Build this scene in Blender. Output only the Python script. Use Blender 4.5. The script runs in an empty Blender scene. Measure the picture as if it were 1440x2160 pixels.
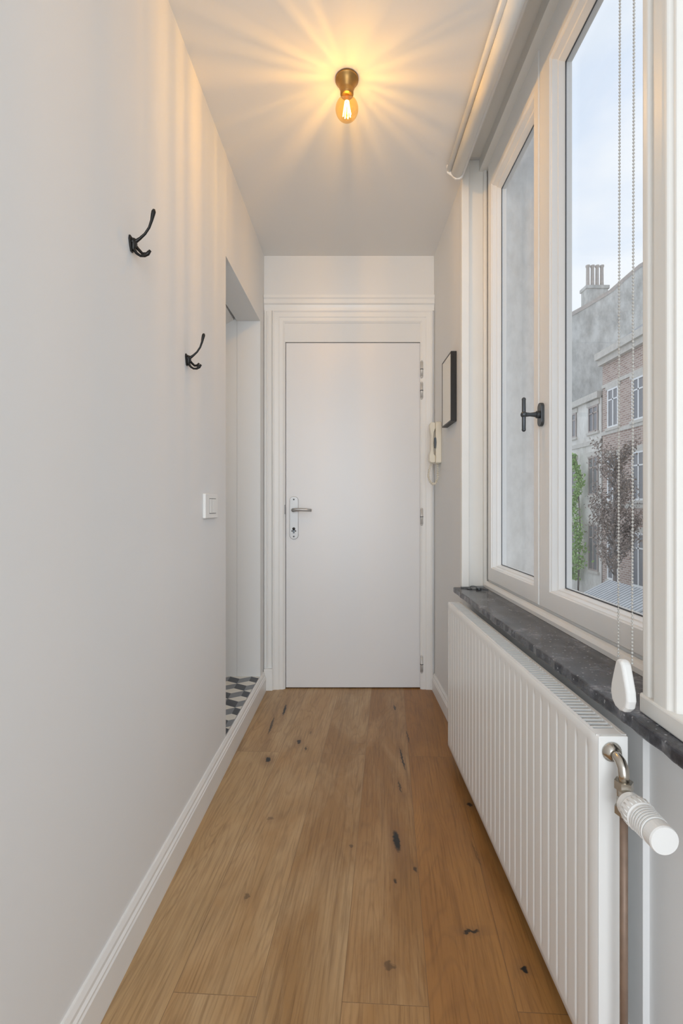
import bpy, bmesh, math, random
from mathutils import Vector, Matrix
random.seed(7)
scene = bpy.context.scene
COL = scene.collection
try:
    scene.view_settings.view_transform = 'Standard'
    scene.view_settings.look = 'None'
    scene.view_settings.exposure = 0.0
except Exception as e:
    print(e)

# ------------------------------------------------------------------ materials
def N(nt, t, **k):
    n = nt.nodes.new(t)
    for a, b in k.items():
        setattr(n, a, b)
    return n

def newmat(name):
    m = bpy.data.materials.new(name); m.use_nodes = True
    nt = m.node_tree
    return m, nt, nt.nodes['Principled BSDF']

def mat(name, col, rough=0.5, metal=0.0, var=0.04, vscale=6.0, bump=0.0, bscale=80.0, spec=None, coat=0.0):
    m, nt, p = newmat(name)
    tc = N(nt, 'ShaderNodeTexCoord')
    nz = N(nt, 'ShaderNodeTexNoise'); nz.inputs['Scale'].default_value = vscale; nz.inputs['Detail'].default_value = 4
    nt.links.new(tc.outputs['Object'], nz.inputs['Vector'])
    mx = N(nt, 'ShaderNodeMix', data_type='RGBA')
    mx.inputs[6].default_value = (*[c * (1 - var) for c in col], 1)
    mx.inputs[7].default_value = (*[min(1, c * (1 + var)) for c in col], 1)
    nt.links.new(nz.outputs['Fac'], mx.inputs[0])
    nt.links.new(mx.outputs[2], p.inputs['Base Color'])
    p.inputs['Roughness'].default_value = rough
    p.inputs['Metallic'].default_value = metal
    if coat: p.inputs['Coat Weight'].default_value = coat
    if spec is not None: p.inputs['Specular IOR Level'].default_value = spec
    if bump > 0:
        n2 = N(nt, 'ShaderNodeTexNoise'); n2.inputs['Scale'].default_value = bscale; n2.inputs['Detail'].default_value = 3
        nt.links.new(tc.outputs['Object'], n2.inputs['Vector'])
        b = N(nt, 'ShaderNodeBump'); b.inputs['Strength'].default_value = bump; b.inputs['Distance'].default_value = 0.002
        nt.links.new(n2.outputs['Fac'], b.inputs['Height'])
        nt.links.new(b.outputs['Normal'], p.inputs['Normal'])
    return m

M_wall = mat('wall_paint', (0.80, 0.805, 0.80), 0.75, var=0.012, vscale=2.0, bump=0.12, bscale=60)
M_ceil = mat('ceiling_paint', (0.86, 0.855, 0.84), 0.8, var=0.01, vscale=2.0, bump=0.08)
M_trim = mat('trim_paint', (0.85, 0.85, 0.835), 0.35, var=0.015, vscale=10, bump=0.08, bscale=30)
M_cream = mat('cream_trim_paint', (0.85, 0.835, 0.79), 0.4, var=0.02, vscale=10, bump=0.12, bscale=30)
M_door = mat('door_paint', (0.80, 0.80, 0.805), 0.33, var=0.012, vscale=3, bump=0.06, bscale=20)
M_winf = mat('window_paint', (0.87, 0.87, 0.855), 0.3, var=0.01)
M_rad = mat('radiator_enamel', (0.85, 0.85, 0.83), 0.25, var=0.005)
M_plast = mat('white_plastic', (0.84, 0.84, 0.82), 0.3, var=0.005)
M_cream_pl = mat('cream_plastic', (0.80, 0.75, 0.63), 0.35, var=0.01)
M_hinge = mat('hinge_paint', (0.62, 0.61, 0.59), 0.35, 0.3)
M_black = mat('black_iron', (0.022, 0.021, 0.020), 0.35, 0.6, var=0.2, vscale=60)
M_blackp = mat('black_paint', (0.015, 0.014, 0.013), 0.4, var=0.1)
M_gun = mat('gunmetal', (0.10, 0.11, 0.12), 0.35, 0.8, var=0.1, vscale=40)
M_steel = mat('satin_steel', (0.46, 0.455, 0.45), 0.42, 0.7, var=0.03, vscale=40)
M_chrome = mat('worn_chrome', (0.55, 0.51, 0.45), 0.24, 1.0, var=0.15, vscale=60)
M_copper = mat('painted_copper', (0.24, 0.165, 0.12), 0.5, 0.25, var=0.35, vscale=30)
M_bronze = mat('aged_brass', (0.36, 0.21, 0.07), 0.4, 0.8, var=0.2, vscale=40)
M_dark = mat('dark_gap', (0.02, 0.02, 0.02), 0.9)
M_paper = mat('print_paper', (0.88, 0.86, 0.80), 0.5, var=0.03, vscale=5)
M_blind = mat('blind_fabric', (0.84, 0.825, 0.78), 0.7, var=0.01, bump=0.1, bscale=300)
M_beads = mat('bead_plastic', (0.50, 0.49, 0.46), 0.4)
M_t1 = mat('tile_dark', (0.055, 0.065, 0.08), 0.4, var=0.1)
M_t2 = mat('tile_grey', (0.20, 0.22, 0.24), 0.4, var=0.1)
M_t3 = mat('tile_cream', (0.70, 0.68, 0.62), 0.4, var=0.03)

def glassmat(name, tint, gl=0.06):
    m = bpy.data.materials.new(name); m.use_nodes = True
    nt = m.node_tree; nt.nodes.clear()
    o = N(nt, 'ShaderNodeOutputMaterial'); mx = N(nt, 'ShaderNodeMixShader')
    t = N(nt, 'ShaderNodeBsdfTransparent'); g = N(nt, 'ShaderNodeBsdfGlossy')
    t.inputs[0].default_value = (*tint, 1); g.inputs['Roughness'].default_value = 0.02
    lw = N(nt, 'ShaderNodeLayerWeight'); lw.inputs['Blend'].default_value = 0.25
    mu = N(nt, 'ShaderNodeMath', operation='MULTIPLY'); mu.inputs[1].default_value = gl * 6
    ad = N(nt, 'ShaderNodeMath', operation='ADD'); ad.inputs[1].default_value = gl * 0.5
    nt.links.new(lw.outputs['Facing'], mu.inputs[0]); nt.links.new(mu.outputs[0], ad.inputs[0])
    nt.links.new(ad.outputs[0], mx.inputs[0])
    nt.links.new(t.outputs[0], mx.inputs[1]); nt.links.new(g.outputs[0], mx.inputs[2])
    nt.links.new(mx.outputs[0], o.inputs[0])
    return m
M_glass = glassmat('window_glass', (0.98, 0.985, 0.985), 0.025)
M_amber = glassmat('amber_glass', (1.0, 0.84, 0.48), 0.08)

def emis(name, col, s):
    m = bpy.data.materials.new(name); m.use_nodes = True
    nt = m.node_tree; nt.nodes.clear()
    o = N(nt, 'ShaderNodeOutputMaterial'); e = N(nt, 'ShaderNodeEmission')
    e.inputs[0].default_value = (*col, 1); e.inputs[1].default_value = s
    nt.links.new(e.outputs[0], o.inputs[0]); return m
M_fil = emis('filament_glow', (1.0, 0.74, 0.36), 34.0)

def stone():
    m, nt, p = newmat('blue_stone')
    tc = N(nt, 'ShaderNodeTexCoord')
    n = N(nt, 'ShaderNodeTexNoise'); n.inputs['Scale'].default_value = 16; n.inputs['Detail'].default_value = 9; n.inputs['Roughness'].default_value = 0.72
    nt.links.new(tc.outputs['Object'], n.inputs['Vector'])
    r = N(nt, 'ShaderNodeValToRGB')
    e = r.color_ramp.elements
    e[0].position = 0.36; e[0].color = (0.020, 0.021, 0.027, 1)
    e[1].position = 0.60; e[1].color = (0.115, 0.118, 0.135, 1)
    x = e.new(0.50); x.color = (0.052, 0.054, 0.064, 1)
    x = e.new(0.70); x.color = (0.30, 0.30, 0.32, 1)
    nt.links.new(n.outputs['Fac'], r.inputs[0])
    v = N(nt, 'ShaderNodeTexVoronoi'); v.inputs['Scale'].default_value = 70
    nt.links.new(tc.outputs['Object'], v.inputs['Vector'])
    cr = N(nt, 'ShaderNodeMapRange'); cr.inputs[1].default_value = 0.08; cr.inputs[2].default_value = 0.18; cr.inputs[3].default_value = 0.7; cr.inputs[4].default_value = 0
    nt.links.new(v.outputs['Distance'], cr.inputs[0])
    mx = N(nt, 'ShaderNodeMix', data_type='RGBA'); mx.inputs[7].default_value = (0.45, 0.45, 0.46, 1)
    nt.links.new(cr.outputs[0], mx.inputs[0]); nt.links.new(r.outputs[0], mx.inputs[6])
    nt.links.new(mx.outputs[2], p.inputs['Base Color'])
    p.inputs['Roughness'].default_value = 0.22
    b = N(nt, 'ShaderNodeBump'); b.inputs['Strength'].default_value = 0.22; b.inputs['Distance'].default_value = 0.002
    nt.links.new(n.outputs['Fac'], b.inputs['Height']); nt.links.new(b.outputs['Normal'], p.inputs['Normal'])
    return m
M_stone = stone()

def oak():
    m, nt, p = newmat('oak_planks')
    L = nt.links.new
    def math_(op, a, b=None, clamp=False):
        n = N(nt, 'ShaderNodeMath', operation=op); n.use_clamp = clamp
        for i, q in enumerate((a, b)):
            if q is None: continue
            if isinstance(q, (int, float)): n.inputs[i].default_value = q
            else: L(q, n.inputs[i])
        return n.outputs[0]
    def mixc(f, a, b, bt='MIX'):
        n = N(nt, 'ShaderNodeMix', data_type='RGBA', blend_type=bt)
        for i, q in ((0, f), (6, a), (7, b)):
            if isinstance(q, (int, float)): n.inputs[i].default_value = q
            elif isinstance(q, tuple): n.inputs[i].default_value = (*q, 1)
            else: L(q, n.inputs[i])
        return n.outputs[2]
    def comb(a, b, c=0.0):
        n = N(nt, 'ShaderNodeCombineXYZ')
        for i, q in enumerate((a, b, c)):
            if isinstance(q, (int, float)): n.inputs[i].default_value = q
            else: L(q, n.inputs[i])
        return n.outputs[0]
    def noise(vec, scale, det, rough=0.5, dist=0.0):
        n = N(nt, 'ShaderNodeTexNoise'); n.inputs['Scale'].default_value = scale; n.inputs['Detail'].default_value = det
        n.inputs['Roughness'].default_value = rough; n.inputs['Distortion'].default_value = dist
        L(vec, n.inputs['Vector']); return n.outputs['Fac']
    def mrange(f, a, b_, c_, d_):
        n = N(nt, 'ShaderNodeMapRange'); L(f, n.inputs[0])
        for i, q in enumerate((a, b_, c_, d_)): n.inputs[i + 1].default_value = q
        return n.outputs[0]
    def ramp(f, stops):
        r = N(nt, 'ShaderNodeValToRGB'); e = r.color_ramp.elements
        e[0].position, e[0].color = stops[0][0], (*stops[0][1], 1)
        e[1].position, e[1].color = stops[-1][0], (*stops[-1][1], 1)
        for s in stops[1:-1]:
            q = e.new(s[0]); q.color = (*s[1], 1)
        L(f, r.inputs[0]); return r.outputs[0]
    tc = N(nt, 'ShaderNodeTexCoord'); sp = N(nt, 'ShaderNodeSeparateXYZ'); L(tc.outputs['Object'], sp.inputs[0])
    X, Y = sp.outputs[0], sp.outputs[1]
    u = math_('ADD', math_('SUBTRACT', X, math_('MULTIPLY', Y, 0.1)), 0.101)
    v = math_('ADD', Y, math_('MULTIPLY', X, 0.055))
    br = N(nt, 'ShaderNodeTexBrick')
    L(comb(v, u), br.inputs['Vector'])
    br.inputs['Color1'].default_value = (0, 0, 0, 1); br.inputs['Color2'].default_value = (1, 1, 1, 1); br.inputs['Mortar'].default_value = (0.5, 0.5, 0.5, 1)
    br.inputs['Scale'].default_value = 1; br.inputs['Mortar Size'].default_value = 0.0009; br.inputs['Mortar Smooth'].default_value = 0.4
    br.inputs['Bias'].default_value = 0; br.inputs['Brick Width'].default_value = 2.04; br.inputs['Row Height'].default_value = 0.186
    br.offset = 0.5; br.offset_frequency = 2
    sc = N(nt, 'ShaderNodeSeparateColor'); L(br.outputs['Color'], sc.inputs[0]); rnd = sc.outputs[0]
    off = math_('MULTIPLY', rnd, 13.0)
    g1 = noise(comb(math_('ADD', math_('MULTIPLY', v, 6.0), off), math_('MULTIPLY', u, 150.0), off), 1.0, 6, 0.65, 0.2)
    g2 = noise(comb(math_('ADD', math_('MULTIPLY', v, 0.9), off), math_('MULTIPLY', u, 9.0), off), 1.0, 2, 0.4, 0.35)
    blot = noise(comb(math_('ADD', math_('MULTIPLY', v, 2.6), off), math_('MULTIPLY', u, 7.0), off), 1.0, 5, 0.6, 0.6)
    rg = math_('ABSOLUTE', math_('SUBTRACT', math_('FRACT', math_('MULTIPLY', g2, 20.0)), 0.5))
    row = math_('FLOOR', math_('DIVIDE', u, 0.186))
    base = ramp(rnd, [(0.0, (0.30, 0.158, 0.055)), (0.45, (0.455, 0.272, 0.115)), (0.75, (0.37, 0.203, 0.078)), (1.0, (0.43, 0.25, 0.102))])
    right_shade = mrange(row, -0.5, 1.0, 0.0, 1.0)
    left_light = mrange(row, -3.0, -0.9, 0.40, 0.0)
    base = mixc(math_('MULTIPLY', right_shade, 0.70), base, (0.315, 0.132, 0.030))  # right rows darker orange: shade beside the radiator painted into the planks
    base = mixc(left_light, base, (0.46, 0.325, 0.175))  # left rows paler: daylight painted into the plank colour
    lite = mixc(right_shade, (0.54, 0.375, 0.205), (0.43, 0.215, 0.066))
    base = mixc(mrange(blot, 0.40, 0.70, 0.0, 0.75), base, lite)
    lines = ramp(g1, [(0.34, (0.62, 0.58, 0.53)), (0.52, (1, 1, 1)), (0.8, (1.08, 1.08, 1.08))])
    c = mixc(0.70, base, lines, 'MULTIPLY')
    c = mixc(mrange(rg, 0.0, 0.20, 0.40, 0.0), c, mixc(0.55, c, (0.14, 0.07, 0.03)))
    wob = N(nt, 'ShaderNodeTexNoise'); wob.inputs['Scale'].default_value = 60; wob.inputs['Detail'].default_value = 3
    L(tc.outputs['Object'], wob.inputs['Vector'])
    wv = N(nt, 'ShaderNodeVectorMath', operation='MULTIPLY_ADD'); L(wob.outputs['Color'], wv.inputs[0])
    wv.inputs[1].default_value = (0.014, 0.034, 0); L(tc.outputs['Object'], wv.inputs[2])
    kn = [(565, 1603, .013, .022, 1.2), (630, 1565, .011, .022, .9), (645, 1579, .006, .015, .8), (836, 1772, .013, .055, 2.0), (990, 1697, .012, .011, .9),
          (520, 1892, .010, .012, .5), (992, 1964, .024, .007, .9), (1105, 2043, .010, .010, 1), (822, 2037, .017, .010, .5), (741, 1785, .008, .010, .5),
          (570, 1726, .014, .012, .4), (832, 1493, .007, .035, .8), (833, 1858, .006, .014, .8), (876, 1833, .006, .014, .7), (600, 1497, .007, .08, 1.0),
          (572, 1530, .006, .11, .8), (848, 1600, .0045, .11, .9), (860, 1555, .004, .08, .7), (655, 1545, .006, .02, .4), (843, 1660, .005, .045, .7),
          (1003, 1800, .004, .06, .35)]
    tot = None; halo = None
    for (px, py, rx, ry, s) in kn:
        y = 1066.0 / (py - 1068.0); x = (px - 720) / 1000.0 * y
        a = N(nt, 'ShaderNodeVectorMath', operation='SUBTRACT'); L(wv.outputs[0], a.inputs[0]); a.inputs[1].default_value = (x + 0.007, y + 0.017, 0)
        b = N(nt, 'ShaderNodeVectorMath', operation='MULTIPLY'); L(a.outputs[0], b.inputs[0]); b.inputs[1].default_value = (1 / rx, 1 / ry, 0)
        l = N(nt, 'ShaderNodeVectorMath', operation='LENGTH'); L(b.outputs[0], l.inputs[0])
        t1 = mrange(l.outputs['Value'], 0.6, 0.95, min(1, s), 0)
        t2 = mrange(l.outputs['Value'], 0.6, 3.2, min(.6, 0.45 * s), 0)
        tot = t1 if tot is None else math_('MAXIMUM', tot, t1)
        halo = t2 if halo is None else math_('MAXIMUM', halo, t2)
    c = mixc(halo, c, (0.20, 0.10, 0.045))
    c = mixc(tot, c, (0.012, 0.011, 0.010))
    c = mixc(math_('MULTIPLY', br.outputs['Fac'], 0.6), c, (0.10, 0.055, 0.03))
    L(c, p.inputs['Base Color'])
    L(math_('ADD', math_('MULTIPLY', g1, 0.2), 0.28), p.inputs['Roughness'])
    bp = N(nt, 'ShaderNodeBump'); bp.inputs['Strength'].default_value = 0.22; bp.inputs['Distance'].default_value = 0.0015
    L(math_('SUBTRACT', g1, math_('MULTIPLY', br.outputs['Fac'], 1.2)), bp.inputs['Height']); L(bp.outputs['Normal'], p.inputs['Normal'])
    return m
M_oak = oak()

def brickmat(name, c1, c2, mort):
    m, nt, p = newmat(name)
    tc = N(nt, 'ShaderNodeTexCoord'); sp = N(nt, 'ShaderNodeSeparateXYZ'); cb = N(nt, 'ShaderNodeCombineXYZ')
    nt.links.new(tc.outputs['Object'], sp.inputs[0]); nt.links.new(sp.outputs[1], cb.inputs[0]); nt.links.new(sp.outputs[2], cb.inputs[1])
    br = N(nt, 'ShaderNodeTexBrick'); nt.links.new(cb.outputs[0], br.inputs['Vector'])
    br.inputs['Color1'].default_value = (*c1, 1); br.inputs['Color2'].default_value = (*c2, 1); br.inputs['Mortar'].default_value = (*mort, 1)
    br.inputs['Scale'].default_value = 1; br.inputs['Brick Width'].default_value = 0.26; br.inputs['Row Height'].default_value = 0.095; br.inputs['Mortar Size'].default_value = 0.014
    nt.links.new(br.outputs['Color'], p.inputs['Base Color']); p.inputs['Roughness'].default_value = 0.9
    return m
M_brick = brickmat('red_brick', (0.33, 0.225, 0.19), (0.48, 0.37, 0.32), (0.56, 0.51, 0.46))
def rendermat(name, lo, hi, sc, pos=(0.35, 0.65), zs=0.5):
    m, nt, p = newmat(name)
    tc = N(nt, 'ShaderNodeTexCoord'); mp = N(nt, 'ShaderNodeMapping'); mp.inputs['Scale'].default_value = (1, 1, zs)
    nt.links.new(tc.outputs['Object'], mp.inputs[0])
    n = N(nt, 'ShaderNodeTexNoise'); n.inputs['Scale'].default_value = sc; n.inputs['Detail'].default_value = 8; n.inputs['Roughness'].default_value = .7
    nt.links.new(mp.outputs[0], n.inputs['Vector'])
    r = N(nt, 'ShaderNodeValToRGB'); e = r.color_ramp.elements
    e[0].position = pos[0]; e[0].color = (*lo, 1); e[1].position = pos[1]; e[1].color = (*hi, 1)
    nt.links.new(n.outputs['Fac'], r.inputs[0]); nt.links.new(r.outputs[0], p.inputs['Base Color']); p.inputs['Roughness'].default_value = .95
    return m
M_stucco = rendermat('grey_stucco', (0.72, 0.69, 0.65), (0.86, 0.83, 0.79), 22, (0.3, 0.6), 0.5)
M_render = rendermat('pale_render', (0.58, 0.55, 0.50), (0.82, 0.80, 0.75), 1.5)
M_party = rendermat('weathered_render', (0.44, 0.43, 0.40), (0.72, 0.71, 0.67), 1.8)
M_cornice = mat('stone_cornice', (0.58, 0.55, 0.50), 0.8, var=0.2)
M_winw = mat('house_window_white', (0.80, 0.80, 0.79), 0.5)
M_wing = mat('house_window_dark', (0.22, 0.22, 0.23), 0.2)
M_winb = mat('house_window_brown', (0.42, 0.36, 0.33), 0.6)
M_pots = mat('clay_chimney', (0.52, 0.47, 0.43), 0.9, var=0.2)
M_leafg = mat('ivy_leaf', (0.30, 0.46, 0.15), 0.6, var=0.5, vscale=3)
M_leafp = mat('copper_leaf', (0.30, 0.245, 0.21), 0.6, var=0.4, vscale=3)
M_bark = mat('bark', (0.26, 0.23, 0.21), 0.9, var=0.3)
M_asph = mat('asphalt', (0.32, 0.32, 0.32), 0.9, var=0.2, vscale=1)
M_roof = mat('roof_sheet', (0.50, 0.51, 0.52), 0.5, var=0.2, vscale=2)
M_slate = mat('slate_roof', (0.36, 0.36, 0.37), 0.8, var=0.2, vscale=2)

# ------------------------------------------------------------------ mesh builder
class MB:
    def __init__(s): s.v = []; s.f = []; s.m = []; s.sm = []
    def add(s, vs, fs, mi=0, sm=False):
        o = len(s.v); s.v += [tuple(q) for q in vs]
        for f in fs: s.f.append(tuple(o + i for i in f)); s.m.append(mi); s.sm.append(sm)
    def box(s, x0, x1, y0, y1, z0, z1, mi=0, fn=None):
        vs = [(x, y, z) for x in (x0, x1) for y in (y0, y1) for z in (z0, z1)]
        if fn: vs = [fn(*q) for q in vs]
        s.add(vs, [(0, 1, 3, 2), (4, 6, 7, 5), (0, 4, 5, 1), (2, 3, 7, 6), (0, 2, 6, 4), (1, 5, 7, 3)], mi)
    def tube(s, pts, rad, seg=10, mi=0, flat=1.0):
        pts = [Vector(p) for p in pts]; n = len(pts)
        if not isinstance(rad, (list, tuple)): rad = [rad] * n
        up = None; vs = []; fs = []
        for i, p in enumerate(pts):
            t = (pts[min(i + 1, n - 1)] - pts[max(i - 1, 0)]).normalized()
            if up is None:
                up = Vector((0, 0, 1)) if abs(t.z) < 0.9 else Vector((0, 1, 0))
            a = t.cross(up).normalized(); b = a.cross(t).normalized(); up = b
            for k in range(seg):
                th = 2 * math.pi * k / seg
                vs.append(p + a * math.cos(th) * rad[i] * flat + b * math.sin(th) * rad[i])
        for i in range(n - 1):
            for k in range(seg):
                k2 = (k + 1) % seg
                fs.append((i * seg + k, i * seg + k2, (i + 1) * seg + k2, (i + 1) * seg + k))
        fs.append(tuple(range(seg))[::-1]); fs.append(tuple((n - 1) * seg + k for k in range(seg)))
        s.add(vs, fs, mi, True)
    def lathe(s, prof, org, axis=(0, 0, 1), seg=32, mi=0, sm=True, caps=True):
        ax = Vector(axis).normalized(); u = ax.orthogonal().normalized(); w = ax.cross(u); org = Vector(org)
        vs = []; fs = []; n = len(prof)
        for r, h in prof:
            for k in range(seg):
                th = 2 * math.pi * k / seg
                vs.append(org + ax * h + (u * math.cos(th) + w * math.sin(th)) * r)
        for i in range(n - 1):
            for k in range(seg):
                k2 = (k + 1) % seg
                fs.append((i * seg + k, i * seg + k2, (i + 1) * seg + k2, (i + 1) * seg + k))
        if caps: fs.append(tuple(range(seg))[::-1]); fs.append(tuple((n - 1) * seg + k for k in range(seg)))
        s.add(vs, fs, mi, sm)
    def cyl(s, p0, p1, r, seg=20, mi=0):
        p0 = Vector(p0); p1 = Vector(p1)
        s.lathe([(r, 0), (r, (p1 - p0).length)], p0, p1 - p0, seg, mi)
    def sphere(s, c, r, seg=16, n=8, mi=0, sc=1.0, axis=(0, 0, 1)):
        s.lathe([(max(1e-4, r * math.sin(math.pi * i / n)), -r * sc * math.cos(math.pi * i / n)) for i in range(n + 1)], c, axis, seg, mi)
    def ring(s, rect, prof, place, mi=0, open_bottom=False):
        a0, a1, b0, b1 = rect; vs = []; fs = []; n = len(prof)
        for ins, d in prof:
            bb = b0 if open_bottom else b0 + ins
            for a, b in ((a0 + ins, bb), (a0 + ins, b1 - ins), (a1 - ins, b1 - ins), (a1 - ins, bb)):
                vs.append(place(a, b, d))
        for i in range(n - 1):
            for k in range(3 if open_bottom else 4):
                k2 = (k + 1) % 4
                fs.append((i * 4 + k, i * 4 + k2, (i + 1) * 4 + k2, (i + 1) * 4 + k))
        s.add(vs, fs, mi)
    def prism(s, poly, place, d0, d1, mi=0):
        n = len(poly)
        vs = [place(a, b, d0) for a, b in poly] + [place(a, b, d1) for a, b in poly]
        fs = [tuple(range(n)), tuple(range(n, 2 * n))[::-1]] + [(i, i + n, (i + 1) % n + n, (i + 1) % n) for i in range(n)]
        s.add(vs, fs, mi)
    def obj(s, name, mats, parent=None, bevel=0, label=None, category=None, kind=None, group=None, bseg=2):
        me = bpy.data.meshes.new(name)
        V = [Vector(q) for q in s.v]
        if kind == 'structure' and parent is None: o = Vector((0, 0, 0))
        else:
            mn = Vector((min(q[i] for q in V) for i in range(3))); mx = Vector((max(q[i] for q in V) for i in range(3)))
            o = (mn + mx) / 2; o.z = mn.z
        me.from_pydata([q - o for q in V], [], s.f)
        if not isinstance(mats, (list, tuple)): mats = [mats]
        for q in mats: me.materials.append(q)
        for p, mi, sm in zip(me.polygons, s.m, s.sm): p.material_index = mi; p.use_smooth = sm
        bm = bmesh.new(); bm.from_mesh(me); bmesh.ops.recalc_face_normals(bm, faces=bm.faces); bm.to_mesh(me); bm.free()
        me.update()
        ob = bpy.data.objects.new(name, me); COL.objects.link(ob); ob.location = o
        if bevel:
            b = ob.modifiers.new('Bevel', 'BEVEL'); b.width = bevel; b.segments = bseg; b.limit_method = 'ANGLE'; b.angle_limit = math.radians(40)
        if parent is not None:
            ob.parent = parent; ob.matrix_parent_inverse = Matrix.Translation(-Vector(parent.location))
        meta(ob, label, category, kind, group)
        return ob

def meta(ob, label=None, category=None, kind=None, group=None):
    if label: ob['label'] = label
    if category: ob['category'] = category
    if kind: ob['kind'] = kind
    if group: ob['group'] = group

def empty(name, loc, label=None, category=None, kind=None, group=None):
    e = bpy.data.objects.new(name, None); e.empty_display_size = 0.05; e.location = loc; COL.objects.link(e)
    meta(e, label, category, kind, group); return e

# ------------------------------------------------------------------ dimensions
H = 2.529; D = 2.77; XR = 0.54; CZ = 1.066
def LX(y): return -0.5485 + 0.035 * y
def lw(t, y, z): return (LX(y) - t, y, z)

b = MB(); b.box(-0.75, 0.75, -1.2, 2.84, -0.06, 0.0)
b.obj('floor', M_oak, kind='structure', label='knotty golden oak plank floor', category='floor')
b = MB(); b.box(-0.75, XR, -1.2, 2.84, H, H + 0.16)
b.obj('ceiling', M_ceil, kind='structure', label='plain white painted ceiling', category='ceiling')

OY0, OY1, OZ0, OZ1 = 1.966, 2.66, 0.112, 2.105
b = MB()
b.box(0, 0.13, -0.5, OY0, 0, H, fn=lw)
b.box(0, 0.13, OY1, 2.80, 0, H, fn=lw)
b.box(0, 0.13, OY0, OY1, 0, OZ0 - 0.004, fn=lw)
b.box(0, 0.13, OY0, OY1, OZ1, H, fn=lw)
b.obj('wall_left', M_wall, kind='structure', label='white plastered wall with a doorless opening', category='wall')

WY0, WY1, WZ0, WZ1 = 0.85, 2.15, 0.70, 2.63
b = MB()
b.box(XR, 0.74, WY1, 2.84, 0, 2.68)
b.box(XR, 0.74, WY0, WY1, 0, 0.678)
b.box(XR + 0.012, 0.74, -0.5, WY0, 0, 2.68)
b.box(XR + 0.002, 0.74, WY0, WY1, WZ1, 3.4)
b.obj('wall_right', M_wall, kind='structure', label='white plastered wall around the window recess', category='wall')
b = MB()
b.box(0.742, 0.97, 2.13, 3.6, -3.2, 4.2)
b.box(0.742, 0.97, WY0 - 0.02, 2.13, -3.2, 0.66)
b.box(0.742, 0.97, -1.5, WY0 - 0.02, -3.2, 4.2)
b.box(0.742, 0.97, WY0 - 0.02, 2.13, 3.25, 4.2)
b.obj('wall_outside', M_stucco, kind='structure', label='grey stuccoed outer masonry reveal', category='wall')

DX0, DX1, DZ1 = -0.328, 0.464, 2.026
b = MB()
b.box(-0.70, DX0, D, D + 0.05, 0, H); b.box(DX1, XR + 0.02, D, D + 0.05, 0, H); b.box(DX0, DX1, D, D + 0.05, DZ1, H)
b.box(-0.70, 0.74, D + 0.052, D + 0.12, 0, H)  # unseen second layer added behind the door to stop light leaking in
b.obj('wall_back', M_wall, kind='structure', label='white end wall holding the door', category='wall')

b = MB()
b.box(-1.75, LX(OY1) - 0.131, OY1, OY1 + 0.06, 0.0, 2.6)
b.box(-1.80, -1.75, 0.9, OY1 + 0.06, 0.0, 2.6)
b.box(-1.80, -0.66, 0.84, 0.9, 0.0, 2.6)
b.obj('wall_side', M_wall, kind='structure', label='white walls of the small adjoining room', category='wall')
b = MB(); b.box(-1.80, -0.60, 0.84, OY1 + 0.06, 2.55, 2.6)
sl = lambda a, bb, d: (a, d, bb)
b.prism([(LX(2.2) - 0.13 - 0.004, 2.112), (-1.75, 1.45), (-1.75, 1.50), (LX(2.2) - 0.13 - 0.004, 2.16)], sl, 1.2, OY1)
b.obj('ceiling_side', M_ceil, kind='structure', label='sloped white stair underside in adjoining room', category='ceiling')

bm = bmesh.new(); R = 0.068
h3 = math.sqrt(3)
for i in range(-2, 16):
    for j in range(-2, 22):
        cx = -1.8 + i * R * h3 + (j % 2) * R * h3 / 2; cy = 1.5 + j * 1.5 * R
        P = [(cx + R * math.cos(math.radians(30 + 60 * k)), cy + R * math.sin(math.radians(30 + 60 * k))) for k in range(6)]
        for q, (ia, ib, ic) in enumerate(((0, 1, 2), (2, 3, 4), (4, 5, 0))):
            vs = [bm.verts.new((x, y, 0.112)) for x, y in ((cx, cy), P[ia], P[ib], P[ic])]
            f = bm.faces.new(vs); f.material_index = q
for co, no in (((LX(2.0) - 0.004, 2.0, 0), (1, -0.035, 0)), ((0, OY1 - 0.002, 0), (0, 1, 0)), ((-1.74, 0, 0), (-1, 0, 0)), ((0, 1.97, 0), (0, -1, 0))):
    bmesh.ops.bisect_plane(bm, geom=bm.verts[:] + bm.edges[:] + bm.faces[:], plane_co=co, plane_no=no, clear_outer=True)
me = bpy.data.meshes.new('floor_side'); bm.to_mesh(me); bm.free()
for q in (M_t3, M_t1, M_t2): me.materials.append(q)
o = bpy.data.objects.new('floor_side', me); COL.objects.link(o)
meta(o, 'patterned cement tiles in grey, black and cream cubes', 'floor', 'structure')
b = MB(); b.box(-1.75, -0.62, 0.9, OY1, 0.06, 0.109)
b.obj('floor_side_base', M_t2, kind='structure', label='raised floor slab below the patterned tiles', category='floor')

def baseprof(h, t): return [(0, 0), (t, 0), (t, h * 0.68), (t * 0.85, h * 0.72), (t * 0.85, h * 0.77), (t * 0.6, h * 0.82), (t * 0.6, h * 0.90), (t * 0.3, h), (0, h)]
b = MB()
b.prism([(-t, z) for t, z in baseprof(0.112, 0.018)], lambda a, z, d: lw(a, d, z), -0.5, 2.735)
b.obj('baseboard_left', M_trim, kind='structure', label='white moulded baseboard', category='baseboard')
b = MB()
b.prism([(-t, z) for t, z in baseprof(0.095, 0.015)], lambda a, z, d: (XR + a, d, z), -0.5, 2.755)
b.obj('baseboard_right', M_trim, kind='structure', label='white moulded baseboard', category='baseboard')

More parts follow.
